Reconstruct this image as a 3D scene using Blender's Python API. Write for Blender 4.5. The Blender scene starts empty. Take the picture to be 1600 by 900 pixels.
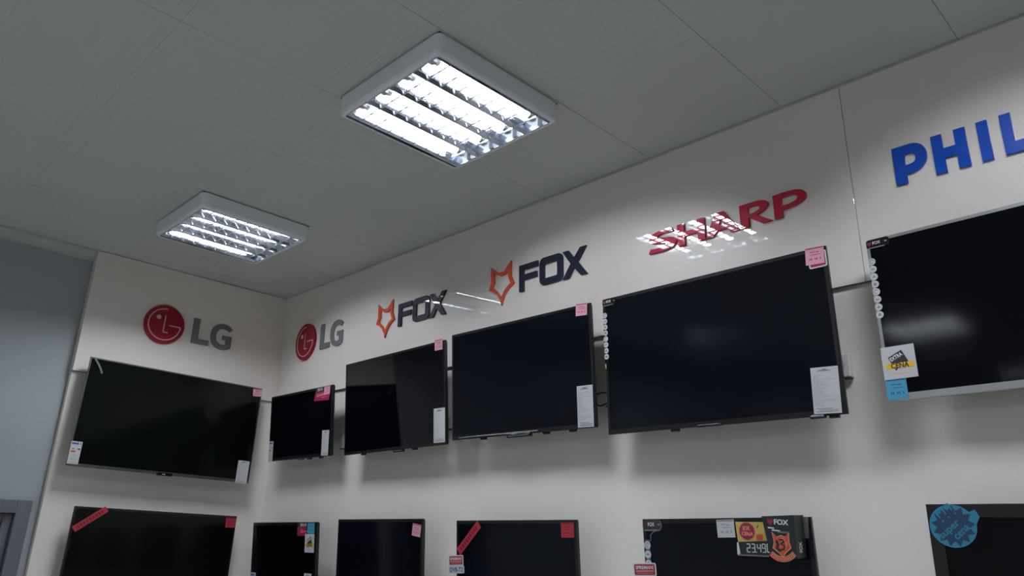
import bpy, bmesh, math, random
from mathutils import Matrix, Vector
R = math.radians
random.seed(7)
scn = bpy.context.scene
COL = scn.collection

# ---------------------------------------------------------------- camera, world, exposure
CAM_Z, CEIL = 1.80, 3.38
HT = 2.0                             # right-hand header boards lean out at the top, degrees
WY, LX = 2.4332, -4.7669            # front planes of the display boards: right-hand wall (y) and left wall (x)
cam_d = bpy.data.cameras.new('camera'); cam = bpy.data.objects.new('camera', cam_d); COL.objects.link(cam)
cam_d.sensor_fit = 'HORIZONTAL'; cam_d.sensor_width = 36; cam_d.lens = 36 * 1171.27 / 1600
cam_d.clip_start = .02; cam_d.clip_end = 60
cam.matrix_world = (Matrix.Translation((0, 0, CAM_Z)) @ Matrix.Rotation(.79421567, 4, 'Z')
                    @ Matrix.Rotation(math.pi / 2 + .32415608, 4, 'X') @ Matrix.Rotation(.03216562, 4, 'Z'))
scn.camera = cam
world = bpy.data.worlds.new('world'); scn.world = world; world.use_nodes = True
world.node_tree.nodes['Background'].inputs[0].default_value = (.55, .62, .70, 1)
world.node_tree.nodes['Background'].inputs[1].default_value = .02
scn.view_settings.view_transform = 'Standard'; scn.view_settings.look = 'None'
scn.view_settings.exposure = 0.0; scn.view_settings.gamma = 1; scn.view_settings.use_curve_mapping = False
scn.cycles.max_bounces = 8; scn.cycles.diffuse_bounces = 5; scn.cycles.glossy_bounces = 4
scn.cycles.caustics_reflective = False; scn.cycles.caustics_refractive = False
scn.cycles.sample_clamp_indirect = 6
scn.cycles.use_denoising = True; scn.cycles.use_adaptive_sampling = False
TUBE = 108.0                         # luminance of the fluorescent tubes
TUBE_COL = (.88, .93, 1.0)

# ---------------------------------------------------------------- materials
def mat(name, col, rough=.5, metal=0., coat=0., coat_r=.03, emit=None, spec=.5, noise=0., nscale=8., alpha=None):
    m = bpy.data.materials.new(name); m.use_nodes = True
    nt = m.node_tree; b = nt.nodes['Principled BSDF']
    b.inputs['Base Color'].default_value = (*col, 1)
    b.inputs['Roughness'].default_value = rough; b.inputs['Metallic'].default_value = metal
    b.inputs['Specular IOR Level'].default_value = spec
    b.inputs['Coat IOR'].default_value = 1.65 if name == 'glossy_board' else 1.5; b.inputs['Coat Weight'].default_value = coat; b.inputs['Coat Roughness'].default_value = coat_r
    if alpha is not None: b.inputs['Alpha'].default_value = alpha
    if emit:
        b.inputs['Emission Color'].default_value = (*emit[0], 1); b.inputs['Emission Strength'].default_value = emit[1]
    if noise:
        tc = nt.nodes.new('ShaderNodeTexCoord'); n = nt.nodes.new('ShaderNodeTexNoise')
        n.inputs['Scale'].default_value = nscale; n.inputs['Detail'].default_value = 3
        mr = nt.nodes.new('ShaderNodeMapRange'); mr.inputs[3].default_value = 1 - noise; mr.inputs[4].default_value = 1 + noise
        mx = nt.nodes.new('ShaderNodeMix'); mx.data_type = 'RGBA'; mx.blend_type = 'MULTIPLY'; mx.inputs[0].default_value = 1
        mx.inputs[6].default_value = (*col, 1)
        nt.links.new(tc.outputs['Object'], n.inputs['Vector']); nt.links.new(n.outputs['Fac'], mr.inputs[0])
        nt.links.new(mr.outputs[0], mx.inputs[7]); nt.links.new(mx.outputs[2], b.inputs['Base Color'])
    return m
M = dict(
    header=mat('glossy_board', (.76, .705, .665), .42, coat=1.0, coat_r=0.0, noise=.015, nscale=2),
    header_left=mat('satin_header_board', (.76, .705, .665), .42, coat=.35, coat_r=.14, noise=.015, nscale=2),
    lower=mat('satin_board', (.79, .745, .705), .38, coat=.25, coat_r=.16, noise=.015, nscale=2),
    grey=mat('grey_paint', (.335, .365, .39), .6, noise=.03, nscale=3),
    ceil=mat('ceiling_paint', (.51, .545, .525), .7, noise=.03, nscale=2.5),
    gap=mat('dark_gap', (.05, .05, .05), .9),
    cornice=mat('cornice_paint', (.42, .45, .44), .6, noise=.02),
    edge=mat('board_edge', (.16, .155, .155), .6, noise=.05),
    floor=mat('floor_tile', (.62, .61, .58), .35, noise=.08, nscale=5),
    plain=mat('far_wall_paint', (.80, .79, .77), .7, noise=.03),
    doorframe=mat('door_frame_metal', (.13, .135, .165), .45, noise=.04),
    glass=mat('dark_glass', (.012, .03, .032), .06),
    enamel=mat('white_enamel', (.80, .83, .88), .35, noise=.02),
    alu=mat('louvre_aluminium', (.66, .70, .77), .13, metal=1, noise=.02, nscale=20),
    tube=mat('lit_tube', (.9, .9, .9), .4, emit=(TUBE_COL, TUBE)),
    cap=mat('tube_cap', (.5, .5, .5), .4, metal=.8),
    black=mat('black_plastic', (.010, .010, .013), .22, noise=.05),
    gloss=mat('gloss_black', (.006, .006, .008), .06),
    back=mat('tv_back', (.018, .018, .02), .5, noise=.1),
    scr_mirror=mat('screen_glossy', (.0012, .0012, .003), .04, spec=.38),
    scr_satin=mat('screen_satin', (.0015, .0015, .003), .085, spec=.14, noise=.02),
    scr_blue=mat('screen_bluish', (.0015, .002, .0055), .11, spec=.33, noise=.02),
    scr_green=mat('screen_greenish', (.0015, .0028, .0022), .14, spec=.25, noise=.02),
    silver=mat('silver_bezel', (.36, .37, .38), .32, metal=.6, noise=.03),
    darksilver=mat('graphite_bezel', (.10, .11, .11), .3, metal=.7),
    white=mat('white_plastic', (.62, .62, .60), .45, noise=.02),
    paper=mat('white_paper', (.50, .50, .53), .7, noise=.04, nscale=30),
    pink=mat('pink_paper', (.66, .30, .40), .65, noise=.05, nscale=30),
    pinkink=mat('pink_print', (.25, .05, .10), .7),
    red=mat('red_paper', (.36, .020, .038), .5, noise=.06, nscale=25),
    redink=mat('red_print', (.11, .008, .015), .6),
    crimson=mat('crimson_label', (.26, .010, .045), .5, noise=.05),
    magenta=mat('magenta_print', (.30, .015, .075), .4, noise=.06, nscale=25),
    skyblue=mat('sky_blue_paper', (.055, .29, .47), .6, noise=.05, nscale=30),
    blueink=mat('blue_print', (.01, .08, .18), .6),
    navyburst=mat('navy_print', (.004, .035, .085), .5, noise=.08, nscale=20),
    cyan=mat('cyan_print', (.02, .19, .30), .5, noise=.08, nscale=20),
    yellow=mat('yellow_print', (.72, .45, .01), .5),
    buff=mat('buff_card', (.50, .36, .09), .6, noise=.06, nscale=20),
    orange=mat('orange_acrylic', (.62, .075, .03), .25, coat=.6),
    orangeprint=mat('orange_print', (.50, .07, .035), .5),
    peach=mat('peach_print', (.60, .30, .20), .5),
    navy=mat('navy_acrylic', (.012, .014, .035), .4, coat=.8, coat_r=0., spec=.1),
    crimsonac=mat('crimson_acrylic', (.48, .008, .045), .4, coat=.8, coat_r=0., spec=.1),
    blueac=mat('blue_acrylic', (.003, .065, .44), .3, coat=.5, spec=.2),
    lgred=mat('dark_red_acrylic', (.26, .003, .018), .45, coat=.35, coat_r=.05, spec=.15),
    lgline=mat('pale_line', (.60, .42, .42), .4),
    lggrey=mat('grey_acrylic', (.14, .147, .16), .35, coat=.5, coat_r=.1),
    ink=mat('black_ink', (.015, .015, .02), .6),
    greyink=mat('grey_ink', (.20, .20, .22), .6),
    lineink=mat('pale_grey_ink', (.33, .33, .36), .6),
    whiteink=mat('white_ink', (.62, .62, .64), .5),
    card=mat('black_card', (.012, .016, .017), .4, noise=.05),
    green=mat('green_ink', (.03, .25, .05), .5),
    navyink=mat('royal_ink', (.01, .04, .30), .5),
    film=mat('clear_film', (.55, .60, .62), .12, spec=.8, alpha=.16),
    iconp=mat('icon_disc', (.52, .53, .54), .4),
    bluefilm=mat('blue_tinted_edge', (.05, .09, .22), .3),
)

# ---------------------------------------------------------------- helpers
def link(name, me, m, parent=None):
    o = bpy.data.objects.new(name, me); COL.objects.link(o)
    if m is not None and not me.materials: me.materials.append(m)
    if parent is not None: o.parent = parent
    return o
def finish(bm, name, m, parent=None, smooth=False):
    me = bpy.data.meshes.new(name)
    bmesh.ops.recalc_face_normals(bm, faces=bm.faces)
    bm.to_mesh(me); bm.free()
    if smooth:
        for p in me.polygons: p.use_smooth = True
    return link(name, me, m, parent)
def box(bm, x0, x1, y0, y1, z0, z1, bev=0.):
    r = bmesh.ops.create_cube(bm, size=1)
    vs = r['verts']
    for v in vs:
        v.co = Vector(((x0 + x1) / 2 + v.co.x * (x1 - x0), (y0 + y1) / 2 + v.co.y * (y1 - y0), (z0 + z1) / 2 + v.co.z * (z1 - z0)))
    if bev:
        es = list({e for v in vs for e in v.link_edges})
        bmesh.ops.bevel(bm, geom=es, offset=bev, segments=2, affect='EDGES', profile=.5)
def prism_mesh(name, loops, z0, z1, bev=0.):
    """extruded flat outline (first loop outside, others holes) from z0 to z1"""
    cu = bpy.data.curves.new(name, 'CURVE'); cu.dimensions = '2D'; cu.fill_mode = 'BOTH'
    cu.extrude = (z1 - z0) / 2
    for lp in loops:
        s = cu.splines.new('POLY'); s.points.add(len(lp) - 1); s.use_cyclic_u = True
        for p, (x, y) in zip(s.points, lp): p.co = (x, y, 0, 1)
    o = bpy.data.objects.new(name, cu)
    me = bpy.data.meshes.new_from_object(o)
    bpy.data.objects.remove(o); bpy.data.curves.remove(cu)
    me.transform(Matrix.Translation((0, 0, (z0 + z1) / 2)))
    me.name = name
    return me
def prism(name, loops, z0, z1, m, parent=None):
    return link(name, prism_mesh(name, loops, z0, z1), m, parent)
def text_mesh(s, bold=0.02, shear=0.):
    cu = bpy.data.curves.new('t', 'FONT'); cu.body = s; cu.offset = bold; cu.shear = shear; cu.resolution_u = 3
    cu.extrude = .5
    o = bpy.data.objects.new('t', cu)
    me = bpy.data.meshes.new_from_object(o)
    bpy.data.objects.remove(o); bpy.data.curves.remove(cu)
    xs = [v.co.x for v in me.vertices]; ys = [v.co.y for v in me.vertices]
    cx, cy, w, h = (min(xs) + max(xs)) / 2, (min(ys) + max(ys)) / 2, max(xs) - min(xs), max(ys) - min(ys)
    for v in me.vertices: v.co = Vector(((v.co.x - cx) / w, (v.co.y - cy) / h, v.co.z))
    return me
def text(s, cx, cy, w, h, z, m, parent, rot=0., name='lettering', bold=.02, th=.0004, shear=0.):
    me = text_mesh(s, bold, shear)
    me.transform(Matrix.Translation((cx, cy, z + th / 2)) @ Matrix.Rotation(rot, 4, 'Z') @ Matrix.Diagonal((w, h, th, 1)))
    return link(name, me, m, parent)
def quad(cx, cy, w, h, rot=0., r=0.):
    c, s = math.cos(rot), math.sin(rot); pts = []
    if r:
        for (sx, sy, a0) in ((1, 1, 0), (-1, 1, 90), (-1, -1, 180), (1, -1, 270)):
            for k in range(5):
                a = R(a0 + 22.5 * k); pts.append((sx * (w / 2 - r) + r * math.cos(a), sy * (h / 2 - r) + r * math.sin(a)))
    else: pts = [(w / 2, h / 2), (-w / 2, h / 2), (-w / 2, -h / 2), (w / 2, -h / 2)]
    return [(cx + x * c - y * s, cy + x * s + y * c) for x, y in pts]
def circle(cx, cy, r, n=32): return [(cx + r * math.cos(2 * math.pi * k / n), cy + r * math.sin(2 * math.pi * k / n)) for k in range(n)]
def star(cx, cy, r1, r2, n, ph=0.): return [(cx + (r1 if k % 2 == 0 else r2) * math.cos(math.pi * k / n + ph), cy + (r1 if k % 2 == 0 else r2) * math.sin(math.pi * k / n + ph)) for k in range(2 * n)]
def stroke(pts, w):
    """outline of an open polyline drawn w wide"""
    L, Rr = [], []
    for i, p in enumerate(pts):
        a = Vector(pts[max(i - 1, 0)]); b = Vector(pts[min(i + 1, len(pts) - 1)])
        if 0 < i < len(pts) - 1:
            d1 = (Vector(p) - a).normalized(); d2 = (b - Vector(p)).normalized(); d = (d1 + d2).normalized()
            k = 1 / max(.5, d.dot(d1))
        else: d = (b - a).normalized(); k = 1
        n = Vector((-d.y, d.x)) * w / 2 * k
        L.append((p[0] + n.x, p[1] + n.y)); Rr.append((p[0] - n.x, p[1] - n.y))
    return L + Rr[::-1]
def multi(name, polys, z0, z1, m, parent):
    """several separate outlines in one mesh (print on one sheet)"""
    bm = bmesh.new()
    for lp in polys:
        me = prism_mesh('p', [lp], z0, z1); bm.from_mesh(me); bpy.data.meshes.remove(me)
    me = bpy.data.meshes.new(name); bm.to_mesh(me); bm.free()
    return link(name, me, m, parent)
def tag(o, label, cat=None, group=None, kind=None):
    if label: o['label'] = label
    if cat: o['category'] = cat
    if group: o['group'] = group
    if kind: o['kind'] = kind
    return o
def struct(o, label=None):
    o['kind'] = 'structure'
    if label: o['label'] = label
    return o
def empty(name, mw):
    o = bpy.data.objects.new(name, None); COL.objects.link(o); o.empty_display_size = .05
    o.matrix_world = mw
    return o
def wall_frame(wall, s, z, off=0., tilt=0., roll=0., yaw=0.):
    if wall == 'R': r, n, o = Vector((1, 0, 0)), Vector((0, -1, 0)), Vector((s, WY - off, z))
    else: r, n, o = Vector((0, 1, 0)), Vector((1, 0, 0)), Vector((LX + off, s, z))
    up = Vector((0, 0, 1)); tilt, roll, yaw = R(tilt), R(roll), R(yaw)
    r2 = r * math.cos(yaw) + n * math.sin(yaw); n2 = n * math.cos(yaw) - r * math.sin(yaw)
    u = up * math.cos(tilt) + n2 * math.sin(tilt); n3 = n2 * math.cos(tilt) - up * math.sin(tilt)
    r4 = r2 * math.cos(roll) + u * math.sin(roll); u4 = u * math.cos(roll) - r2 * math.sin(roll)
    m = Matrix((r4, u4, n3)).transposed().to_4x4(); m.translation = o
    return m

# ---------------------------------------------------------------- room shell
XR, YB = 4.8, -7.8                  # right and back limits of the shop
bm = bmesh.new(); box(bm, -5.1, XR + .2, YB - .2, WY + .3, -.12, 0); struct(finish(bm, 'floor', M['floor']))
# ceiling: 0.6 m tiles, some with embossed concentric squares, real joints between them
bm = bmesh.new()
X00, Y00 = -1.054, .652
for i in range(-7, 11):
    for j in range(-15, 3):
        x0, y0 = X00 + .6 * i, Y00 + .6 * j
        x1, y1 = x0 + .6, y0 + .6
        x0, x1, y1 = max(x0, -4.95), min(x1, XR + .05), min(y1, WY + .1)
        if x1 - x0 < .03 or y1 - y0 < .03 or y0 < YB - .3: continue
        dz = random.uniform(-.0004, .0004)
        g = .0008
        box(bm, x0 + g, x1 - g, y0 + g * .3, y1 - g * .3, CEIL + dz, CEIL + .012, .0006)
        if j <= 1 and i <= -1 and i > -7 and j >= -3:
            cx, cy = X00 + .6 * i + .3, Y00 + .6 * j + .3
            for k in range(5):
                a = .055 + .05 * k; w = .007; d = .0013; zz = CEIL + dz
                for (dx, dy) in ((1, 0), (-1, 0), (0, 1), (0, -1)):
                    if dx: x_0, x_1, y_0, y_1 = cx + dx * a - w, cx + dx * a + w, cy - a + .004, cy + a - .004
                    else: x_0, x_1, y_0, y_1 = cx - a + .004, cx + a - .004, cy + dy * a - w, cy + dy * a + w
                    if x_0 < -4.9: continue
                    mx, my = (x_0 + x_1) / 2, (y_0 + y_1) / 2
                    if dx: top = [(mx, y_0 + w, zz - d), (mx, y_1 - w, zz - d)]
                    else: top = [(x_0 + w, my, zz - d), (x_1 - w, my, zz - d)]
                    vs = [bm.verts.new(p) for p in ((x_0, y_0, zz), (x_1, y_0, zz), (x_1, y_1, zz), (x_0, y_1, zz))]
                    t = [bm.verts.new(p) for p in top]
                    if dx:
                        bm.faces.new((vs[0], vs[1], t[0])); bm.faces.new((vs[1], vs[2], t[1], t[0])); bm.faces.new((vs[2], vs[3], t[1])); bm.faces.new((vs[3], vs[0], t[0], t[1]))
                    else:
                        bm.faces.new((vs[0], vs[1], t[1], t[0])); bm.faces.new((vs[1], vs[2], t[1])); bm.faces.new((vs[2], vs[3], t[0], t[1])); bm.faces.new((vs[3], vs[0], t[0]))
nf = len(bm.faces)
box(bm, -5.1, XR + .2, YB - .2, WY + .3, CEIL + .012, CEIL + .12)
bm.faces.ensure_lookup_table()
for f in bm.faces[nf:]: f.material_index = 1
c = finish(bm, 'ceiling', M['ceil']); c.data.materials.append(M['gap']); struct(c)
BK = .043
# wall behind the right-hand displays, its lower board, header boards
bm = bmesh.new(); box(bm, -5.1, XR, WY + BK, WY + .25, 0, CEIL); struct(finish(bm, 'wall_back', M['lower']))
HZ = 2.642
def board(name, a0, a1, wall, lab):
    bm = bmesh.new()
    if wall == 'R':
        box(bm, a0, a1, WY, WY + .016, HZ, CEIL - .004, .0015)
        for v in bm.verts: v.co.y += (CEIL - v.co.z) * math.tan(R(HT))
    else: box(bm, LX - .06, LX, a0, a1, HZ, CEIL - .004, .0015)
    bm.faces.ensure_lookup_table()
    for f in bm.faces:
        if f.calc_center_median().z < HZ + .003: f.material_index = 1
    o = finish(bm, name, M['header' if wall == 'R' else 'header_left']); o.data.materials.append(M['edge']); struct(o, lab); return o
board('trim_1', LX + .0005, -.8418, 'R', 'glossy white header board above the right-hand televisions')
board('trim_2', -.8402, XR, 'R', 'glossy white header board behind the blue lettering')
board('trim_3', 1.188, WY + .0425, 'L', 'glossy white header board on the left wall')
bm = bmesh.new(); box(bm, LX - .06, LX - .02, 1.190, WY + .0425, 0, HZ); struct(finish(bm, 'trim_4', M['lower']), 'white display panel under the left header board')
bm = bmesh.new(); box(bm, LX - .04, XR, WY - .008, WY + .001, CEIL - .008, CEIL - .0005); struct(finish(bm, 'trim_5', M['cornice']), 'thin grey strip between header boards and ceiling')
# grey wall with door opening at left
bm = bmesh.new()
DZ, DY1, DY0 = 1.925, 1.150, .15
box(bm, LX - .26, LX - .061, YB, DY0, 0, CEIL); box(bm, LX - .26, LX - .061, DY1, WY + .042, 0, CEIL); box(bm, LX - .26, LX - .061, DY0, DY1, DZ, CEIL)
struct(finish(bm, 'wall_left', M['grey']))
bm = bmesh.new()                    # cornice, cove profile
prof = [(0, 0), (.055, 0), (.055, -.012), (.040, -.018), (.022, -.034), (.014, -.052), (.014, -.064), (0, -.064)]
v0 = [bm.verts.new((LX - .061 + a, YB, CEIL - .0005 + b)) for a, b in prof]; v1 = [bm.verts.new((LX - .061 + a, 1.187, CEIL - .0005 + b)) for a, b in prof]
for k in range(len(prof)): bm.faces.new((v0[k], v0[(k + 1) % len(prof)], v1[(k + 1) % len(prof)], v1[k]))
bm.faces.new(v0); bm.faces.new(v1[::-1]); struct(finish(bm, 'trim_6', M['cornice']), 'pale cornice above the grey wall')
bm = bmesh.new(); box(bm, XR, XR + .2, YB, WY + .2, 0, CEIL); struct(finish(bm, 'wall_right', M['plain']))
bm = bmesh.new(); box(bm, -5.1, XR + .2, YB - .2, YB, 0, CEIL); struct(finish(bm, 'wall_front', M['plain']))
# glazed door in the grey wall
bm = bmesh.new(); xo = LX - .061
for (a, b, z0, z1) in ((DY0, DY0 + .07, 0, DZ), (DY1 - .07, DY1, 0, DZ), (DY0 + .07, DY1 - .07, DZ - .07, DZ)): box(bm, xo - .10, xo + .018, a, b, z0, z1, .003)
door = finish(bm, 'door_1', M['doorframe']); struct(door, 'grey framed glazed door in the grey wall, bottom left')
bm = bmesh.new()
for (a, b, z0, z1) in ((DY0 + .071, DY0 + .115, .01, DZ - .072), (DY1 - .115, DY1 - .071, .01, DZ - .072), (DY0 + .115, DY1 - .115, DZ - .115, DZ - .072), (DY0 + .115, DY1 - .115, .01, .16)): box(bm, xo - .07, xo - .02, a, b, z0, z1, .003)
finish(bm, 'door_leaf', M['doorframe'], door)
bm = bmesh.new(); box(bm, xo - .05, xo - .044, DY0 + .113, DY1 - .113, .158, DZ - .113); finish(bm, 'pane', M['glass'], door)

# ---------------------------------------------------------------- ceiling luminaires
FW, FD = .295, .078
def make_luminaire():
    root = empty('ceiling_luminaire', Matrix.Translation((0, 0, 0)))   # origin at the ceiling
    # housing: shallow enamelled tray with rounded vertical corners, open below
    def ring(h, r, z):
        return [(x, y, z) for x, y in quad(0, 0, 2 * h, 2 * h, 0, r)]
    rings = [ring(FW, .022, 0), ring(FW, .022, -FD + .014), ring(FW - .004, .02, -FD + .004), ring(FW - .010, .018, -FD), ring(FW - .018, .012, -FD),
             ring(FW - .019, .012, -FD + .006), ring(FW - .019, .012, -.006)]
    bm = bmesh.new(); V = [[bm.verts.new(p) for p in r] for r in rings]; n = len(V[0])
    for a, b in zip(V, V[1:]):
        for k in range(n): bm.faces.new((a[k], a[(k + 1) % n], b[(k + 1) % n], b[k]))
    bm.faces.new(V[0]); bm.faces.new(V[-1])
    finish(bm, 'housing', M['enamel'], root, smooth=False)
    bm = bmesh.new(); box(bm, -FW + .004, FW - .004, -FW + .004, FW - .004, -.0002, .0045)
    finish(bm, 'shadow_gap_plinth', M['gap'], root)  # dark plinth added to draw the shadow gap between housing and ceiling
    # louvre: long V reflectors and cross blades in bright aluminium
    h = FW - .021; zb, zt = -FD + .001, -FD + .040
    bm = bmesh.new()
    def vee(axis, c, l0, l1, wt, wb, zt=zt):
        P = []
        for l in (l0, l1):
            for (d, z) in ((-wt, zt), (-wt * .45 - wb * .55, (zt + zb * 2) / 3), (-wb, zb), (wb, zb), (wt * .45 + wb * .55, (zt + zb * 2) / 3), (wt, zt)):
                P.append(bm.verts.new((c + d, l, z) if axis == 'y' else (l, c + d, z)))
        for k in range(6): bm.faces.new((P[k], P[(k + 1) % 6], P[6 + (k + 1) % 6], P[6 + k]))
        bm.faces.new(P[:6]); bm.faces.new(P[6:][::-1])
    pitch = 2 * h / 4
    for k in range(1, 4): vee('y', -h + pitch * k, -h, h, .021, .0025)
    for s in (-1, 1):
        box(bm, *sorted((s * h, s * (h - .002))), -h, h, zb, zt + .02)
        box(bm, -h, h, *sorted((s * h, s * (h - .002))), zb, zt + .02)
        vee('y', s * (h - .0125), -h + .002, h - .002, .0120, .0020)
    for k in range(1, 9):
        y = -h + 2 * h * k / 9
        for c4 in range(4):
            xa = -h + pitch * c4 + .003; vee('x', y, xa, xa + pitch - .006, .0018, .0007, zb + .006)
    lo = finish(bm, 'louvre', M['alu'], root)
    bm = bmesh.new(); box(bm, -h, h, -h, h, -.0095, -.0065); finish(bm, 'reflector', M['enamel'], root)
    for k in range(4):
        x = -h + pitch * (k + .5); bm = bmesh.new()
        mt = Matrix.Translation((x, 0, -.040)) @ Matrix.Rotation(math.pi / 2, 4, 'X')
        bmesh.ops.create_cone(bm, cap_ends=True, segments=14, radius1=.013, radius2=.013, depth=2 * h - .105, matrix=mt)
        t = finish(bm, 'fluorescent_tube', M['tube'], root, smooth=True)
        for s in (-1, 1):
            bm = bmesh.new()
            bmesh.ops.create_cone(bm, cap_ends=True, segments=14, radius1=.0132, radius2=.0132, depth=.020, matrix=Matrix.Translation((0, s * (h - .046), 0)) @ mt)
            box(bm, x - .012, x + .012, s * (h - .028) - .010, s * (h - .028) + .010, -.0545, -.0096)
            finish(bm, 'tube_holder', M['cap'], t)
    return root
def dup(o, parent=None):
    c = o.copy(); COL.objects.link(c); c.parent = parent
    for ch in list(o.children): dup(ch, c)
    return c
lum = make_luminaire()
spots = [(-1.954, 1.552, 'large bright white louvred ceiling light with four tubes, nearest above the middle of the picture'),
         (-3.754, 1.552, 'smaller looking dimmer louvred ceiling light toward the left corner with visible thin tubes'),
         (-.154, 1.552, None)]
for y in (-2.048, -5.648):
    for x in (-3.754, -1.954, -.154, 1.646): spots.append((x, y, None))
for k, (x, y, lab) in enumerate(spots):
    o = lum if k == 0 else dup(lum)
    o.location = (x, y, CEIL - .0055)
    tag(o, lab or 'square louvred ceiling light over the shop floor, outside the picture', 'ceiling light', 'louvred ceiling lights')

# ---------------------------------------------------------------- wall lettering
LT = .010
def sign(name, wall, s, z, label, off=0.): 
    t = 0
    if wall == 'R':                  # letters sit on the leaning board
        yb = (CEIL - z) * math.tan(R(HT)); k = (WY + yb) / WY
        s, z, t, off = s * k, CAM_Z + (z - CAM_Z) * k, HT, -yb
    o = empty(name, wall_frame(wall, s, z, off, t)); tag(o, label, 'sign'); return o
FOX = dict(
    fox=[[(-.2009, .172), (-.1586, .1393), (-.1347, .1320), (-.1056, .1320), (-.056, .178), (-.0568, .1284), (-.0566, .0985), (-.0356, .0549), (-.0752, .0328), (-.0997, .0084), (-.1135, -.0200), (-.1218, -.0438), (-.13, -.0169), (-.152, .0151), (-.1796, .0367), (-.2131, .0516), (-.1975, .0916), (-.1991, .14)],
         [(-.176, .1324), (-.1337, .1129), (-.1050, .1119), (-.0793, .1240), (-.0771, .0989), (-.0603, .0616), (-.0927, .0408), (-.1119, .0187), (-.1223, .0004), (-.1473, .0304), (-.1857, .0608), (-.1737, .0859)]],
    F=[[(0, .134), (.1254, .134), (.1254, .1064), (.031, .1064), (.031, .083), (.1185, .083), (.1185, .055), (.031, .055), (.031, 0), (0, 0)]],
    X=[[(.2816, .1345), (.3183, .1345), (.3508, .0935), (.3869, .1340), (.4236, .1340), (.372, .0669), (.4244, 0), (.3875, 0), (.3497, .0437), (.3165, 0), (.2796, 0), (.3291, .0672)]])
def rr(x0, x1, y0, y1, r): return quad((x0 + x1) / 2, (y0 + y1) / 2, x1 - x0, y1 - y0, 0, r)
fm = {'fox_head': prism_mesh('fox_head', FOX['fox'], 0, LT), 'letter_f': prism_mesh('letter', FOX['F'], 0, LT),
      'letter_o': prism_mesh('letter', [rr(.1355, .2815, .002, .137, .028), rr(.1665, .2475, .033, .104, .008)], 0, LT),
      'letter_x': prism_mesh('letter', FOX['X'], 0, LT)}
for (s, z, lab, dz) in ((-2.4182, 2.9305, 'orange fox head outline beside three navy letters, right one of the two, clear of reflections', 0),
                    (-3.3850, 2.9265, 'orange fox head outline beside three navy letters, left one, nearer the room corner', 0)):
    r = sign('wall_sign', 'R', s, z, lab)
    r['group'] = 'fox wall signs'
    link('emblem', fm['fox_head'], M['orange'], r)
    for k in 'fox': link('letter', fm['letter_' + k], M['navy'], r)
# round red emblem with grey L and G, on both walls
def arc(r, a0, a1, n=48): return [(r * math.cos(R(a0 + (a1 - a0) * k / n)), r * math.sin(R(a0 + (a1 - a0) * k / n))) for k in range(n + 1)]
RD = .123
lgm = dict(disc=prism_mesh('emblem', [circle(0, 0, RD, 64)], 0, .014),
           L=prism_mesh('letter', [[(.180, .085), (.2195, .085), (.2195, -.046), (.293, -.046), (.293, -.079), (.180, -.079)]], 0, LT),
           G=prism_mesh('letter', [[(.4398, .057), (.4217, .0369), (.405, .047), (.3892, .0507), (.373, .0515), (.3595, .0474), (.3455, .0355), (.3375, .0185), (.335, -.003), (.338, -.0230), (.3458, -.0388), (.356, -.047), (.3686, -.0524), (.386, -.0535), (.4038, -.0501), (.4038, -.0203), (.3774, -.0203), (.3774, .0085), (.4418, .0085), (.4418, -.0702), (.425, -.0790), (.4059, -.0848), (.385, -.0870), (.3647, -.085), (.343, -.078), (.3251, -.0657), (.311, -.048), (.3026, -.025), (.2995, 0), (.3005, .0244), (.307, .045), (.3183, .0606), (.333, .073), (.3518, .081), (.375, .0845), (.3981, .0829), (.421, .074)]], 0, LT))
G_arc = stroke(arc(RD * .80, 88, 357) + [], .0062)
barz = [quad(RD * .51, -.002, RD * .58, .0062), quad(-RD * .02, 0.005, .0062, RD * .86), quad(RD * .09, -RD * .40, RD * .26, .0062), circle(-RD * .34, RD * .32, RD * .115, 20)]
for wall, s, z, lab in (('L', 1.6375, 3.0115, 'round dark red emblem with two grey letters on the left wall header'), ('R', -4.401, 3.003, 'round red emblem with two grey letters on the right-hand header beside the room corner')):
    r = sign('wall_sign', wall, s, z, lab); r['group'] = 'round emblem wall signs'
    d = link('emblem', lgm['disc'], M['lgred'], r)
    multi('emblem_line', [G_arc] + barz, .0141, .0152, M['lgline'], d)
    link('letter', lgm['L'], M['lggrey'], r); link('letter', lgm['G'], M['lggrey'], r)
# crimson wide letters
def box_map(pts, x0, x1, y0, y1): return [(x0 + (x1 - x0) * a, y0 + (y1 - y0) * b) for a, b in pts]
r = sign('wall_sign', 'R', -1.34, 2.934, 'wide crimson capital letters on the header with tube light reflections across them')
def bez(p0, p1, p2, p3, n=8): 
    o = []
    for k in range(n + 1):
        t = k / n; o.append(tuple((1 - t) ** 3 * a + 3 * (1 - t) ** 2 * t * b + 3 * (1 - t) * t * t * c + t ** 3 * d for a, b, c, d in zip(p0, p1, p2, p3)))
    return o
Sg = ([(.86, 1.0), (.90, .80)] + bez((.90, .80), (.72, .84), (.33, .84), (.33, .72)) + bez((.33, .72), (.33, .58), (1.0, .66), (1.0, .36)) +
      bez((1.0, .36), (1.0, .06), (.72, 0), (.40, 0)) + [(.03, .02), (0, .03), (.08, .22)] + bez((.08, .22), (.30, .17), (.66, .16), (.66, .28)) +
      bez((.66, .28), (.66, .44), (.02, .34), (.02, .64)) + bez((.02, .64), (.02, .94), (.40, 1.03), (.86, 1.0)))
Ro = [(0, 1)] + bez((0, 1), (.35, 1.0), (.93, 1.06), (.95, .76), 10) + bez((.95, .76), (.93, .58), (.70, .46), (.55, .42), 6) + [(1.02, 0), (.70, 0), (.28, .40), (.28, 0), (0, 0)]
Ri = [(.28, .80)] + bez((.28, .80), (.45, .83), (.66, .84), (.66, .70)) + bez((.66, .70), (.66, .58), (.45, .52), (.28, .52))
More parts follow.
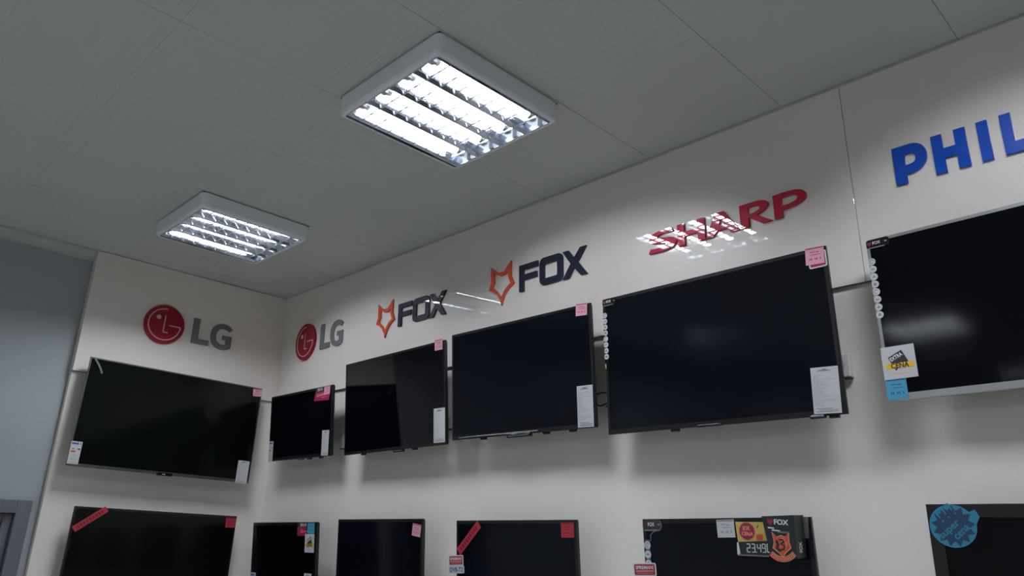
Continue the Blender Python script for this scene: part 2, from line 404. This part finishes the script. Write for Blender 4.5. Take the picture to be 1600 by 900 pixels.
Po = [(0, 1)] + bez((0, 1), (.40, 1.0), (1.0, 1.10), (1.0, .66), 10) + bez((1.0, .66), (1.0, .38), (.60, .30), (.25, .30), 8) + [(.25, 0), (0, 0)]
Pi = [(.25, .80)] + bez((.25, .80), (.45, .83), (.74, .85), (.74, .66)) + bez((.74, .66), (.74, .50), (.45, .47), (.25, .48))
A_o = [(.30, 1), (.58, 1), (1.0, 0), (.74, 0), (.66, .20), (.33, .20), (.21, 0), (-.02, 0)]
A_i = [(.56, .42), (.455, .70), (.40, .42)]
H_ = [(0, 1), (.26, 1), (.26, .60), (.74, .60), (.74, 1), (1, 1), (1, 0), (.74, 0), (.74, .40), (.26, .40), (.26, 0), (0, 0)]
def dd(p):
    o = []
    for q in p:
        if not o or (abs(q[0] - o[-1][0]) + abs(q[1] - o[-1][1])) > 1e-5: o.append(q)
    return o
for loops, x0, x1 in (([Sg], -1.669, -1.534), ([H_], -1.527, -1.402), ([A_o, A_i], -1.397, -1.256), ([Ro, Ri], -1.250, -1.126), ([Po, Pi], -1.1145, -.990)):
    prism('letter', [box_map(dd(l), x0 + 1.34, x1 + 1.34, 0, .093) for l in loops], 0, LT, M['crimsonac'], r)
# royal blue letters
r = sign('wall_sign', 'R', -.60, 2.9315, 'royal blue capital letters on the header at the right edge')
PO = [(0, .132), (.055, .132)] + bez((.055, .132), (.085, .132), (.102, .112), (.102, .084)) + bez((.102, .084), (.102, .050), (.076, .028), (.034, .0295)) + [(.034, 0), (0, 0)]
PI = [(.036, .100)] + bez((.036, .100), (.066, .103), (.069, .092), (.068, .080), 6) + bez((.068, .080), (.068, .064), (.054, .0605), (.034, .062), 6)
HH = [(0, .132), (.031, .132), (.031, .081), (.066, .081), (.066, .132), (.098, .132), (.098, 0), (.066, 0), (.066, .048), (.031, .048), (.031, 0), (0, 0)]
II = [(0, .132), (.030, .132), (.030, 0), (0, 0)]
LL = [(0, .132), (.0295, .132), (.0295, .036), (.080, .036), (.080, 0), (0, 0)]
SS = box_map(dd(Sg), 0, .095, 0, .132)
for loops, x in (([PO, PI], -.696), ([HH], -.5765), ([II], -.4473), ([LL], -.385), ([II], -.272), ([PO, PI], -.205), ([SS], -.085)):
    prism('letter', [[(a + x + .60, b) for a, b in dd(l)] for l in loops], 0, LT, M['blueac'], r)

# ---------------------------------------------------------------- televisions
ZS = .0012                           # stickers lie just proud of the bezel
def sheet(name, cx, cy, w, h, m, parent, rot=0., r=0., z=ZS, th=.0008, label=None):
    o = prism(name, [quad(cx, cy, w, h, rot, r)], z - th, z, m, parent)
    if label: o['label'] = label
    return o
def loc(cx, cy, rot, a, b): return (cx + a * math.cos(rot) - b * math.sin(rot), cy + a * math.sin(rot) + b * math.cos(rot))
def bars(cx, cy, rot, rows, name, z, m, parent):
    """rows of illegible print: (x, y, w, h) in the sheet's own axes"""
    P = []
    for (a, b, w, h) in rows: x, y = loc(cx, cy, rot, a, b); P.append(quad(x, y, w, h, rot))
    return multi(name, P, z, z + .0003, m, parent)
def price_tag(tv, cx, cy, w, h, rot=0., paper='pink', ink='pinkink', z=ZS, label=None):
    rot = R(rot); s = sheet('price_tag', cx, cy, w, h, M[paper], tv, rot, z=z, label=label)
    rows = [(0, h * .44, w * .94, h * .07)]
    rows += [(w * -.12, h * .22, w * .3, h * .04), (w * .15, h * .20, w * .18, h * .05), (w * .05, h * .06, w * .5, h * .035)]
    for k in range(7):
        if k in (2, 5): continue
        rows.append((w * (-.27 + .095 * k), h * -.19, w * .06, h * .11))
    bars(cx, cy, rot, rows, 'price_print', z, M[ink], s)
def spec_sheet(tv, cx, cy, w, h, rot=0., z=ZS + .0012):
    rot = R(rot); s = sheet('spec_sheet', cx, cy, w, h, M['paper'], tv, rot, z=z)
    rows = [(w * -.02, h * .425, w * .34, h * .035), (-w * .23, h * .415, w * .05, h * .03), (w * .2, h * .415, w * .06, h * .03), (0, h * .45, w * .16, h * .025)]
    rows += [(w * -.1, -h * .39, w * .6, h * .012), (w * .05, -h * .42, w * .7, h * .012), (0, -h * .455, w * .8, h * .018)]
    bars(cx, cy, rot, rows, 'heading_print', z, M['greyink'], s)
    rows = []
    rnd = random.Random(int(cx * 1000) + int(w * 9999))
    for k in range(22):
        ln = rnd.choice((.2, .3, .35, .5, .75)) * w
        rows.append((-w * .43 + ln / 2, h * (.33 - .0315 * k), ln, h * .009))
    bars(cx, cy, rot, rows, 'table_print', z, M['lineink'], s)
def energy_label(tv, cx, cy, w, h, rot=0.):
    rot = R(rot); z = ZS + .0004; s = sheet('energy_label', cx, cy, w, h, M['paper'], tv, rot, z=z)
    bars(cx, cy, rot, [(-w * .12, h * .40, w * .62, h * .07)], 'blue_header', z, M['navyink'], s)
    bars(cx, cy, rot, [(-w * .22, h * .17, w * .26, h * .035), (w * .36, h * .40, w * .12, h * .06)], 'green_band', z, M['green'], s)
    bars(cx, cy, rot, [(-w * .20, h * .125, w * .30, h * .035)], 'yellow_band', z, M['yellow'], s)
    bars(cx, cy, rot, [(-w * .18, h * .05, w * .42, h * .07)], 'orange_band', z, M['orangeprint'], s)
    bars(cx, cy, rot, [(w * .30, h * .17, w * .22, h * .06)], 'rating_arrow', z, M['ink'], s)
    bars(cx, cy, rot, [(0, -h * .12, w * .7, h * .015), (-w * .1, -h * .2, w * .5, h * .012), (0, -h * .3, w * .7, h * .03), (0, -h * .42, w * .8, h * .015)], 'small_print', z, M['lineink'], s)
def extra_sticker(tv, cx, cy, w, h):
    z = ZS + .0006; s = sheet('promo_sticker', cx, cy, w, h, M['paper'], tv, 0, z=z, label='white sticker reading EXTRA CENA with black diamond and yellow band')
    f = lambda P: [(cx + a * w, cy + b * h) for a, b in P]
    prism('black_diamond', [f([(-.31, .17), (.12, .36), (.30, -.06), (-.20, -.10)])], z, z + .0002, M['ink'], s)
    prism('black_tip', [f([(-.16, -.16), (-.02, -.16), (-.12, -.26)])], z, z + .0002, M['ink'], s)
    prism('yellow_band', [f([(-.40, -.02), (.44, -.02), (.44, -.185), (-.40, -.185)])], z + .0002, z + .0005, M['yellow'], s)
    text('EXTRA', cx - .062 * w, cy + .168 * h, w * .40, h * .12, z + .0003, M['whiteink'], s, rot=R(24), bold=.03)
    text('CENA', cx + .02 * w, cy - .10 * h, w * .54, h * .16, z + .0006, M['ink'], s, bold=.03)
    prism('orange_line', [f([(-.26, -.345), (.36, -.335), (.36, -.350), (-.26, -.36)])], z, z + .0003, M['yellow'], s)
def fox_badge(tv, x0, y1, w, h, r=.010, dark=True):
    """black corner tab with small fox head and lettering, then a strip of round icons"""
    z = ZS; cx, cy = x0 + w / 2, y1 - h / 2
    s = prism('corner_badge', [quad(cx, cy, w, h, 0, r)], z - .0008, z, M['gloss'] if dark else M['back'], tv)
    text('FOX', x0 + w * .45, cy + h * .08, w * .34, h * .34, z, M['whiteink'], s, bold=.02)
    bars(x0 + w * .84, cy + h * .05, 0, [(0, 0, w * .10, h * .14)], 'badge_dot', z, M['greyink'], s)
    k = .028 / .17 * h / .027
    prism('fox_mark', [[(x0 + w * .13 + (a + .13) * .085, cy + h * .05 + (b - .07) * .085) for a, b in FOX['fox'][0]]], z, z + .0003, M['redink'], s)
    bars(cx, cy, 0, [(-w * .08, -h * .42, w * .7, h * .10)], 'small_print', z, M['greyink'], s)
    return s
def icons(tv, pts, r):
    for k, (x, y) in enumerate(pts):
        s = prism('feature_icon', [circle(x, y, r, 24)], ZS - .0006, ZS + .0002, M['iconp'], tv)
        q = k % 4
        P = [stroke(arc(r * .55, 20, 300, 12), r * .18), quad(0, 0, r * .9, r * .35), [(-r * .5, -r * .3), (r * .5, -r * .3), (0, r * .5)], quad(0, 0, r * .8, r * .8, 0, r * .2)][q]
        prism('icon_glyph', [[(x + a, y + b) for a, b in P]], ZS + .0002, ZS + .0005, M['greyink'], s)
BZ = dict(A=(.007, .016), B=(.014, .020), C=(.011, .016), D=(.012, .018), E=(.013, .018), F=(.010, .022), G=(.012, .02), H=(.016, .02), I=(.014, .02), J=(.014, .02), K=(.016, .02), L=(.034, .034))
TV = {  # wall, s, z, off, w, h, tilt, roll, yaw
 'E': ('R', -1.367, 2.472, .100, .927, .546, 3.547, -.196, .388), 'D': ('R', -2.330, 2.493, .100, .877, .511, 4.752, -.373, -.074),
 'C': ('R', -3.258, 2.478, .100, .886, .513, 5.141, .337, .152), 'B': ('R', -4.192, 2.429, .100, .710, .409, 4.944, .087, -.900),
 'F': ('R', -.328, 2.485, .080, .918, .514, 1.9, .456, .468), 'A': ('L', 1.766, 2.405, .100, 1.057, .608, -.664, -1.051, .267),
 'G': ('L', 1.780, 1.625, .100, .930, .541, -.919, -.897, -.108), 'H': ('R', -4.206, 1.642, .100, .744, .433, 4.589, .595, .054),
 'I': ('R', -3.273, 1.670, .100, .722, .420, 3.262, .467, .042), 'J': ('R', -2.317, 1.674, .100, .704, .410, 3.678, .518, .044),
 'K': ('R', -1.348, 1.710, .100, .620, .360, 2.957, .846, .079), 'L': ('R', -.240, 1.652, .100, .950, .552, .731, -.052, .077)}
def make_tv(key, label, screen, frame, depth=.038, frame_low=None):
    wall, s, z, off, w, h, tilt, roll, yaw = TV[key]
    root = empty('television', wall_frame(wall, s, z, off, tilt, roll, yaw))
    tag(root, label, 'television', 'wall-mounted televisions, ' + ('upper row' if z > 2 else 'lower row'))
    b, bl = BZ[key]
    # bezel ring
    bm = bmesh.new()
    o = [(w / 2, h / 2), (-w / 2, h / 2), (-w / 2, -h / 2), (w / 2, -h / 2)]
    i = [(w / 2 - b, h / 2 - b), (-w / 2 + b, h / 2 - b), (-w / 2 + b, -h / 2 + bl), (w / 2 - b, -h / 2 + bl)]
    rings = [[(x * .992, y * .992, -.014) for x, y in o], [(x, y, -.012) for x, y in o], [(x, y, -.0015) for x, y in o], [(x - math.copysign(.0015, x), y - math.copysign(.0015, y), 0) for x, y in o], [(x, y, 0) for x, y in i], [(x, y, -.004) for x, y in i]]
    V = [[bm.verts.new(p) for p in r] for r in rings]
    for a, c in zip(V, V[1:]):
        for k in range(4):
            f = bm.faces.new((a[k], a[(k + 1) % 4], c[(k + 1) % 4], c[k]))
            if frame_low and k == 2: f.material_index = 1
    fr = finish(bm, 'bezel', M[frame], root)
    if frame_low: fr.data.materials.append(M[frame_low])
    bm = bmesh.new(); box(bm, -w / 2 + b - .001, w / 2 - b + .001, -h / 2 + bl - .001, h / 2 - b + .001, -.006, -.0015); finish(bm, 'screen', M[screen], root)
    # rear shell: shallow lip then a deeper chest low down
    bm = bmesh.new(); box(bm, -w / 2 + .004, w / 2 - .004, -h / 2 + .004, h / 2 - .004, -.022, -.0125, .004)
    box(bm, -w * .36, w * .36, -h * .44, h * .22, -depth, -.02, .008)
    finish(bm, 'rear_shell', M['back'], root)
    d = off + (BK if wall == 'R' else .020) - .0014 - .03 * abs(math.sin(R(tilt)))
    bm = bmesh.new()
    box(bm, -.11, .11, -.03, .03, -d, -d + .004)
    for sx in (-1, 1): box(bm, sx * .09 - .012, sx * .09 + .012, -h * .30, h * .28, -depth - .012, -depth + .001); box(bm, sx * .09 - .006, sx * .09 + .006, -.018, .018, -d + .003, -depth - .008)
    finish(bm, 'wall_bracket', M['back'], root)
    return root, w, h
def foot_slots(tv, h, xs, m='black'):
    for x in xs:
        bm = bmesh.new(); box(bm, x - .016, x + .016, -h / 2 - .008, -h / 2 + .004, -.030, -.012, .003); finish(bm, 'stand_socket', M[m], tv)
def pod(tv, h, x, w, m='gloss', hh=.012):
    bm = bmesh.new(); box(bm, x - w / 2, x + w / 2, -h / 2 - hh, -h / 2 + .006, -.014, .0035, .004); p = finish(bm, 'sensor_pod', M[m], tv)
    bm = bmesh.new(); box(bm, x - w * .42, x + w * .42, -h / 2 - hh + .006, -h / 2 - hh + .0085, .0034, .0042); finish(bm, 'sensor_highlight', M['silver'], p)

# A - large one on the left wall
tv, w, h = make_tv('A', 'large television hung slightly askew on the left wall, under the round emblem', 'scr_green', 'darksilver', .045)
energy_label(tv, -.500, -.233, .056, .122); price_tag(tv, .497, .273, .062, .050, 6)
spec_sheet(tv, .476, -.240, .075, .139)
bm = bmesh.new(); box(bm, -.045, .045, -h / 2 - .006, -h / 2 + .012, -.012, .003, .003); lg = finish(bm, 'logo_bar', M['gloss'], tv)
text('LG', -.006, -h / 2 + .003, .018, .007, .003, M['whiteink'], lg)
prism('tape_strip', [stroke([(-.505, h / 2 - .004), (-.47, h / 2 - .05), (-.452, h / 2 - .085)], .010)], .0002, .0009, M['film'], tv)
# B - small one in the corner
tv, w, h = make_tv('B', 'smallest upper-row television, in the corner with a magenta promo sticker', 'scr_satin', 'black')
zz = ZS
s = prism('promo_sticker', [[(.183, .204), (.338, .204), (.320, .118), (.158, .126)]], zz - .0008, zz, M['magenta'], tv); s['label'] = 'magenta and black promo sticker with 2015'
prism('black_band', [[(.184, .203), (.337, .203), (.332, .176), (.178, .174)]], zz, zz + .0002, M['ink'], s)
text('2015', .222, .190, .056, .017, zz + .0002, M['whiteink'], s, bold=.02)
text('LG', .200, .155, .022, .018, zz, M['peach'], s, bold=.02); bars(.245, .155, R(4), [(0, 0, .06, .006), (.02, -.016, .05, .004), (0, .008, .05, .002)], 'scribble_print', zz, M['peach'], s)
price_tag(tv, .299, .178, .060, .052, 2, z=zz + .0012)
spec_sheet(tv, .297, -.128, .072, .144, -2); energy_label(tv, -.328, -.143, .050, .127, -1)
foot_slots(tv, h, (.10, .225)); pod(tv, h, .02, .07, 'black', .006)
# C
tv, w, h = make_tv('C', 'television with mirror-like screen reflecting the left wall, below the left fox sign', 'scr_mirror', 'black')
spec_sheet(tv, .396, -.161, .086, .166, -1); price_tag(tv, .396, .238, .060, .054, -1)
pod(tv, h, .058, .085); foot_slots(tv, h, (.172,)); foot_slots(tv, h, (-.28,))
# D
tv, w, h = make_tv('D', 'television with bright chrome strip low on its frame, below the right fox sign', 'scr_blue', 'black')
price_tag(tv, .392, .234, .061, .051, -4); spec_sheet(tv, .389, -.168, .083, .168, -1)
pod(tv, h, .006, .145); foot_slots(tv, h, (.152, -.24, .30))
bm = bmesh.new(); box(bm, -w / 2 + .05, .12, -h / 2 + .0075, -h / 2 + .0105, -.001, .0018, .0008); finish(bm, 'chrome_strip', M['silver'], tv)
# E
tv, w, h = make_tv('E', 'wide television under the crimson letters, with a column of round icon stickers', 'scr_blue', 'black')
u = sheet('sticker', .433, .232, .060, .056, M['whiteink'], tv, 0, .006, z=ZS); u['label'] = 'dark sticker with white rounded border under the pink tag'
prism('sticker_field', [quad(.433, .232, .052, .048, 0, .004)], ZS, ZS + .0002, M['crimson'], u)
price_tag(tv, .426, .246, .062, .058, -3, z=ZS + .0012)
spec_sheet(tv, .407, -.194, .088, .146, -2)
fox_badge(tv, -w / 2 + .001, h / 2 - .001, .070, .030)
sheet('icon_strip', -.4535, .105, .018, .250, M['gloss'], tv, 0, .004, z=ZS - .0004)
icons(tv, [(-.4535, .204 - .0242 * k) for k in range(8)], .0112)
prism('orange_mark', [quad(-.4595, -.004, .005, .020)], ZS - .0006, ZS, M['buff'], tv)
foot_slots(tv, h, (.415, -.17)); pod(tv, h, .37, .05, 'black', .007); pod(tv, h, -.02, .10, 'gloss', .002)
# F
tv, w, h = make_tv('F', 'silver-framed television at the right edge, under the blue letters', 'scr_satin', 'silver')
fox_badge(tv, -w / 2 + .001, h / 2 - .001, .070, .030)
icons(tv, [(-.4485, .184 - .0247 * k) for k in range(8)], .0112)
extra_sticker(tv, -.415, -.142, .095, .099); price_tag(tv, -.433, -.221, .059, .062, 0, 'skyblue', 'blueink', label='sky blue price tag')
# G
tv, w, h = make_tv('G', 'lower television on the left wall, with a slanted red band and a red tag', 'scr_green', 'black')
def band(tv, p0, p1, wd):
    s = prism('sale_band', [stroke([p0, p1], wd)], ZS - .0008, ZS, M['red'], tv); s['label'] = 'slanted dark red band sticker'
    cx, cy = (p0[0] + p1[0]) / 2, (p0[1] + p1[1]) / 2; a = math.atan2(p1[1] - p0[1], p1[0] - p0[0]); L = math.hypot(p1[0] - p0[0], p1[1] - p0[1])
    bars(cx, cy, a, [(L * (-.36 + .09 * k), 0, L * .05, wd * .5) for k in range(9)], 'band_print', ZS, M['redink'], s)
band(tv, (-.448, .150), (-.300, .266), .034)
price_tag(tv, .430, .230, .066, .058, 2, 'red', 'redink')
# H
tv, w, h = make_tv('H', 'small lower television nearest the corner, with blue, magenta and EXTRA CENA stickers', 'scr_satin', 'black')
s = sheet('promo_sticker', .215, .178, .100, .072, M['magenta'], tv, 0, 0, label='magenta and black promo sticker with 2015')
prism('black_band', [quad(.215, .203, .100, .024)], ZS, ZS + .0002, M['ink'], s); text('2015', .228, .202, .07, .016, ZS + .0002, M['whiteink'], s)
text('LG', .215, .168, .022, .018, ZS, M['peach'], s); bars(.245, .166, R(4), [(.01, 0, .05, .005)], 'scribble_print', ZS, M['peach'], s)
price_tag(tv, .312, .185, .074, .058, 0, 'skyblue', 'blueink', z=ZS + .0006, label='sky blue price tag'); extra_sticker(tv, .302, .104, .098, .098)
spec_sheet(tv, .297, -.126, .076, .144, 0); energy_label(tv, -.335, -.136, .060, .127, -1)
# I
tv, w, h = make_tv('I', 'small lower television whose only sticker is a tilted pink tag', 'scr_blue', 'black')
price_tag(tv, .317, .158, .064, .056, -8)
# J
tv, w, h = make_tv('J', 'small lower television with slanted red band, red tag and DVB sticker', 'scr_blue', 'black')
band(tv, (-.336, .072), (-.200, .190), .036); price_tag(tv, .307, .167, .065, .057, 0, 'red', 'redink')
def ready(tv, cx, cy, rot):
    rot = R(rot); z = ZS + .0006
    s = sheet('ready_sticker', cx, cy, .098, .044, M['whiteink'], tv, rot, .006, z=z); s['label'] = 'red sticker with white rim reading SPREMAN'
    prism('sticker_field', [quad(cx, cy, .088, .036, rot, .004)], z, z + .0002, M['crimson'], s)
    x, y = loc(cx, cy, rot, 0, .007); text('SPREMAN!', x, y, .076, .012, z + .0002, M['whiteink'], s, rot, bold=.02)
    bars(cx, cy, rot, [(0, -.005, .076, .004), (0, -.012, .07, .0015)], 'small_print', z + .0002, M['peach'], s)
ready(tv, -.353, .036, 3)
s = sheet('dvb_sticker', -.350, -.002, .104, .032, M['paper'], tv, R(3), .005, z=ZS + .0006); s['label'] = 'white sticker reading DVB-T2'
text('DVB-T2', -.350, -.002, .086, .019, ZS + .0006, M['blueink'], s, R(3), bold=.02)
# K
tv, w, h = make_tv('K', 'lower television with a price sign and black carton hung at its top right', 'scr_blue', 'black')
bd = fox_badge(tv, -w / 2 + .001, h / 2 - .001, .082, .040, .016, dark=False)
prism('tinted_edge', [stroke([(-.235, .172), (-.228, .155), (-.236, .143), (-.262, .138), (-.276, .128), (-.279, .105)], .003)], ZS, ZS + .0004, M['lggrey'], bd)
sheet('icon_strip', -.293, .04, .020, .14, M['bluefilm'], tv, 0, .004, z=ZS - .0004)
icons(tv, [(-.294, .092 - .031 * k) for k in range(4)], .0135)
ready(tv, -.312, .010, 2)
price_tag(tv, .021, .147, .064, .056, 1, 'paper', 'greyink', label='white price tag')
MK = wall_frame(*TV['K'][:4], *TV['K'][6:])
# price sign hung over the frame
r = empty('price_sign', MK); tag(r, 'buff shock-price sign with red starburst and digits 23.49 on the lower television', 'price sign')
s = prism('sign_card', [[(.060, .168), (.160, .166), (.168, .110), (.064, .106)]], .004, .006, M['buff'], r)
bs = prism('starburst', [star(.099, .139, .0285, .0245, 20)], .006, .0068, M['crimson'], s)
text('SOK', .098, .148, .026, .013, .0068, M['peach'], bs, bold=.03); text('CENA', .100, .131, .040, .012, .0068, M['peach'], bs, R(-3), bold=.03)
bars(.1375, .153, R(60), [(0, 0, .010, .003)], 'ink_mark', .006, M['ink'], s); bars(.14, .12, 0, [(0, 0, .022, .018)], 'small_print', .006, M['orangeprint'], s)
st = prism('price_strip', [[(.064, .106), (.180, .110), (.166, .066), (.060, .068)]], .004, .008, M['card'], r)
prism('strip_edge', [[(.060, .068), (.166, .066), (.165, .063), (.061, .065)]], .003, .009, M['silver'], st)
prism('strip_end', [[(.0610, .104), (.0655, .106), (.0700, .070), (.0590, .068)]], .0075, .0095, M['whiteink'], st)
SEG = dict(a=(0, 1, 1, 1), b=(1, 1, 1, .5), c=(1, .5, 1, 0), d=(0, 0, 1, 0), e=(0, 0, 0, .5), f=(0, .5, 0, 1), g=(0, .5, 1, .5))
DG = {'2': 'abged', '3': 'abgcd', '4': 'fgbc', '9': 'abcdfg', '0': 'abcdef'}
P = []; x = .0945
for ch in '23.490':
    if ch == '.': P.append(quad(x - .0015, .0755, .003, .003)); x += .003; continue
    for sg in DG[ch]:
        a, b_, c_, d_ = SEG[sg]; P.append(stroke([(x + a * .0105, .076 + b_ * .024), (x + c_ * .0105, .076 + d_ * .024)], .0032))
    x += .0165
multi('price_digits', P, .0081, .0086, M['whiteink'], st)
# carton with fox emblem
r = empty('carton_sleeve', MK); tag(r, 'black promotional carton with orange fox crest hung on the lower television beside the price sign', 'carton')
bm = bmesh.new()
CX, CZ = .034, .068                  # how far the carton stands out and to the right
pf = [(x + CX, y) for x, y in [(.152, .184), (.256, .186), (.252, .062), (.168, .068)]]
f_ = [bm.verts.new((a, b_, CZ)) for a, b_ in pf]; k_ = [bm.verts.new((a, b_, .0045)) for a, b_ in pf]
bm.faces.new(f_); bm.faces.new(k_[::-1])
for k in range(4): bm.faces.new((f_[k], f_[(k + 1) % 4], k_[(k + 1) % 4], k_[k]))
bx_ = finish(bm, 'carton', M['card'], r)
text('FOX', .214 + CX, .166, .046, .016, CZ, M['whiteink'], bx_, R(-4), bold=.035)
prism('fox_mark', [[(.178 + CX + (a + .13) * .11, .167 + (b_ - .07) * .11) for a, b_ in FOX['fox'][0]]], CZ, CZ + .0005, M['crimson'], bx_)
bars(.187 + CX, .147, R(-6), [(-.008, .002, .02, .004), (.008, -.004, .026, .004)], 'small_print', CZ, M['whiteink'], bx_)
# lettering on the carton's right side, turned to face right
for word, yy, hh, wd in (('FOX', .094, .020, .030),):
    xx = .252 + CX + .004 * (yy - .062) / .124
    sd = Matrix.Translation((xx + .0004, yy, .040)) @ Matrix.Rotation(R(90), 4, 'Y') @ Matrix.Rotation(R(90), 4, 'Z') @ Matrix.Rotation(R(90), 4, 'Z') @ Matrix.Rotation(R(-90), 4, 'Z')
    me = text_mesh(word, .03); me.transform(sd @ Matrix.Diagonal((wd, hh, .0006, 1))); link('lettering', me, M['whiteink'], bx_)
prism('clip_strip', [quad(.215 + CX, .137, .030, .005, R(-4))], CZ, CZ + .001, M['lggrey'], bx_)
# crest: fox head with scroll ribbon
def crest(parent, cx, cy, s, z):
    H = [(-.5, .62), (-.26, .36), (0, .45), (.26, .36), (.5, .62), (.46, .1), (.54, -.22), (.2, -.48), (0, -.72), (-.2, -.48), (-.54, -.22), (-.42, .1)]
    f = lambda Q, k=1.: [(cx + a * s * k, cy + b * s * k) for a, b in Q]
    e = prism('crest', [f(H, 1.10)], z, z + .002, M['peach'], parent)
    prism('crest_field', [f(H, 1.0)], z + .002, z + .0024, M['orangeprint'], e)
    multi('crest_figure', [f(stroke([(-.12, .22), (.1, .26), (.16, .1), (-.02, .0), (.18, -.1), (.12, -.32), (-.12, -.36)], .09)), f(stroke([(-.3, .2), (-.22, -.05), (-.3, -.25), (-.08, -.42)], .16))], z + .0024, z + .0027, M['card'], e)
    multi('crest_lines', [f(stroke([(.28, .15), (.34, 0), (.26, -.15)], .05)), f(stroke([(-.02, .32), (.14, .30), (.26, .18)], .04))], z + .0024, z + .0028, M['peach'], e)
    A = [(math.cos(R(a)) * 1.10, .42 + math.sin(R(a)) * 1.30) for a in range(228, 314, 6)]
    rb = prism('ribbon', [f(stroke(A, .30))], z - .001, z + .003, M['peach'], parent)
    prism('ribbon_field', [f(stroke(A, .22))], z + .003, z + .0034, M['orangeprint'], rb)
    Q = []
    for k in range(12):
        a = R(234 + k * 6.6); x_, y_ = math.cos(a) * 1.10, .42 + math.sin(a) * 1.30
        Q.append(f(quad(x_, y_, .06, .12, a + math.pi / 2)))
    multi('ribbon_print', Q, z + .0034, z + .0037, M['peach'], rb)
crest(r, .208 + CX, .104, .050, CZ)
prism('clear_flap', [[(.262, .183), (.305, .180), (.300, .118), (.262, .118)]], .0045, .0055, M['film'], r)
# L
tv, w, h = make_tv('L', 'large lower television at the right edge, with a round blue super cena sticker', 'scr_satin', 'gloss')
ang = [(-.414 + .0575 * math.cos(R(a)), .2195 + .0555 * math.sin(R(a))) for a in range(40, 375, 12)]
s = prism('promo_sticker', [ang + [(-.347, .243), (-.356, .262)]], ZS - .0008, ZS, M['cyan'], tv); s['label'] = 'round blue sticker reading super cena'
bst = prism('starburst', [star(-.413, .220, .054, .040, 13, .1)], ZS, ZS + .0002, M['navyburst'], s)
text('super', -.421, .208, .064, .018, ZS + .0002, M['cyan'], bst, R(40), bold=.02); text('cena', -.394, .204, .046, .014, ZS + .0002, M['cyan'], bst, R(42), bold=.02)
for k in range(3):
    x, y = -.446 + .016 * k, .236 + .010 * k
    multi('exclamation_mark', [[(x - .012, y + .020), (x - .005, y + .023), (x + .005, y + .004), (x + .003, y + .003)], circle(x + .010, y - .004, .0025, 10)], ZS + .0002, ZS + .0004, M['cyan'], bst)

# ---------------------------------------------------------------- sockets and cable behind the televisions
SZ = [(-3.862, 2.278, 'white power socket box left of the mirror-like television'), (-2.895, 2.319, 'white power socket box between the two televisions under the fox signs'),
      (-1.882, 2.335, 'white power socket box with a dark cable, left of the wide television'), (-.958, 2.333, 'white power socket box right of the wide television')]
for (x, z, lab) in SZ:
    r = empty('power_socket', wall_frame('R', x, z, -BK + .0005)); tag(r, lab, 'socket', 'white power sockets behind the televisions')
    bm = bmesh.new(); box(bm, -.04, .04, 0, .078, 0, .030, .004); finish(bm, 'socket_box', M['white'], r)
    bm = bmesh.new()
    bmesh.ops.create_cone(bm, cap_ends=True, segments=24, radius1=.026, radius2=.026, depth=.003, matrix=Matrix.Translation((0, .039, .031)))
    finish(bm, 'socket_face', M['iconp'], r)
    bm = bmesh.new(); box(bm, -.038, .038, -.004, 0, .004, .028); finish(bm, 'under_shade', M['back'], r)  # dark strip painted in as the shadow line beneath the box
cu = bpy.data.curves.new('power_cable', 'CURVE'); cu.dimensions = '3D'; cu.bevel_depth = .0035; cu.bevel_resolution = 3
sp = cu.splines.new('NURBS'); pts = [(-1.885, WY + .010, 2.385), (-1.925, WY - .030, 2.390), (-1.945, WY - .034, 2.365), (-1.930, WY - .030, 2.335), (-1.90, WY - .035, 2.32), (-1.80, WY - .040, 2.36), (-1.70, WY - .046, 2.42)]
sp.points.add(len(pts) - 1)
for p, q in zip(sp.points, pts): p.co = (*q, 1)
sp.use_endpoint_u = True
o = bpy.data.objects.new('power_cable', cu); me = bpy.data.meshes.new_from_object(o); bpy.data.objects.remove(o); bpy.data.curves.remove(cu)
tag(link('power_cable', me, M['black']), 'short dark cable looping from the socket left of the wide television', 'cable')
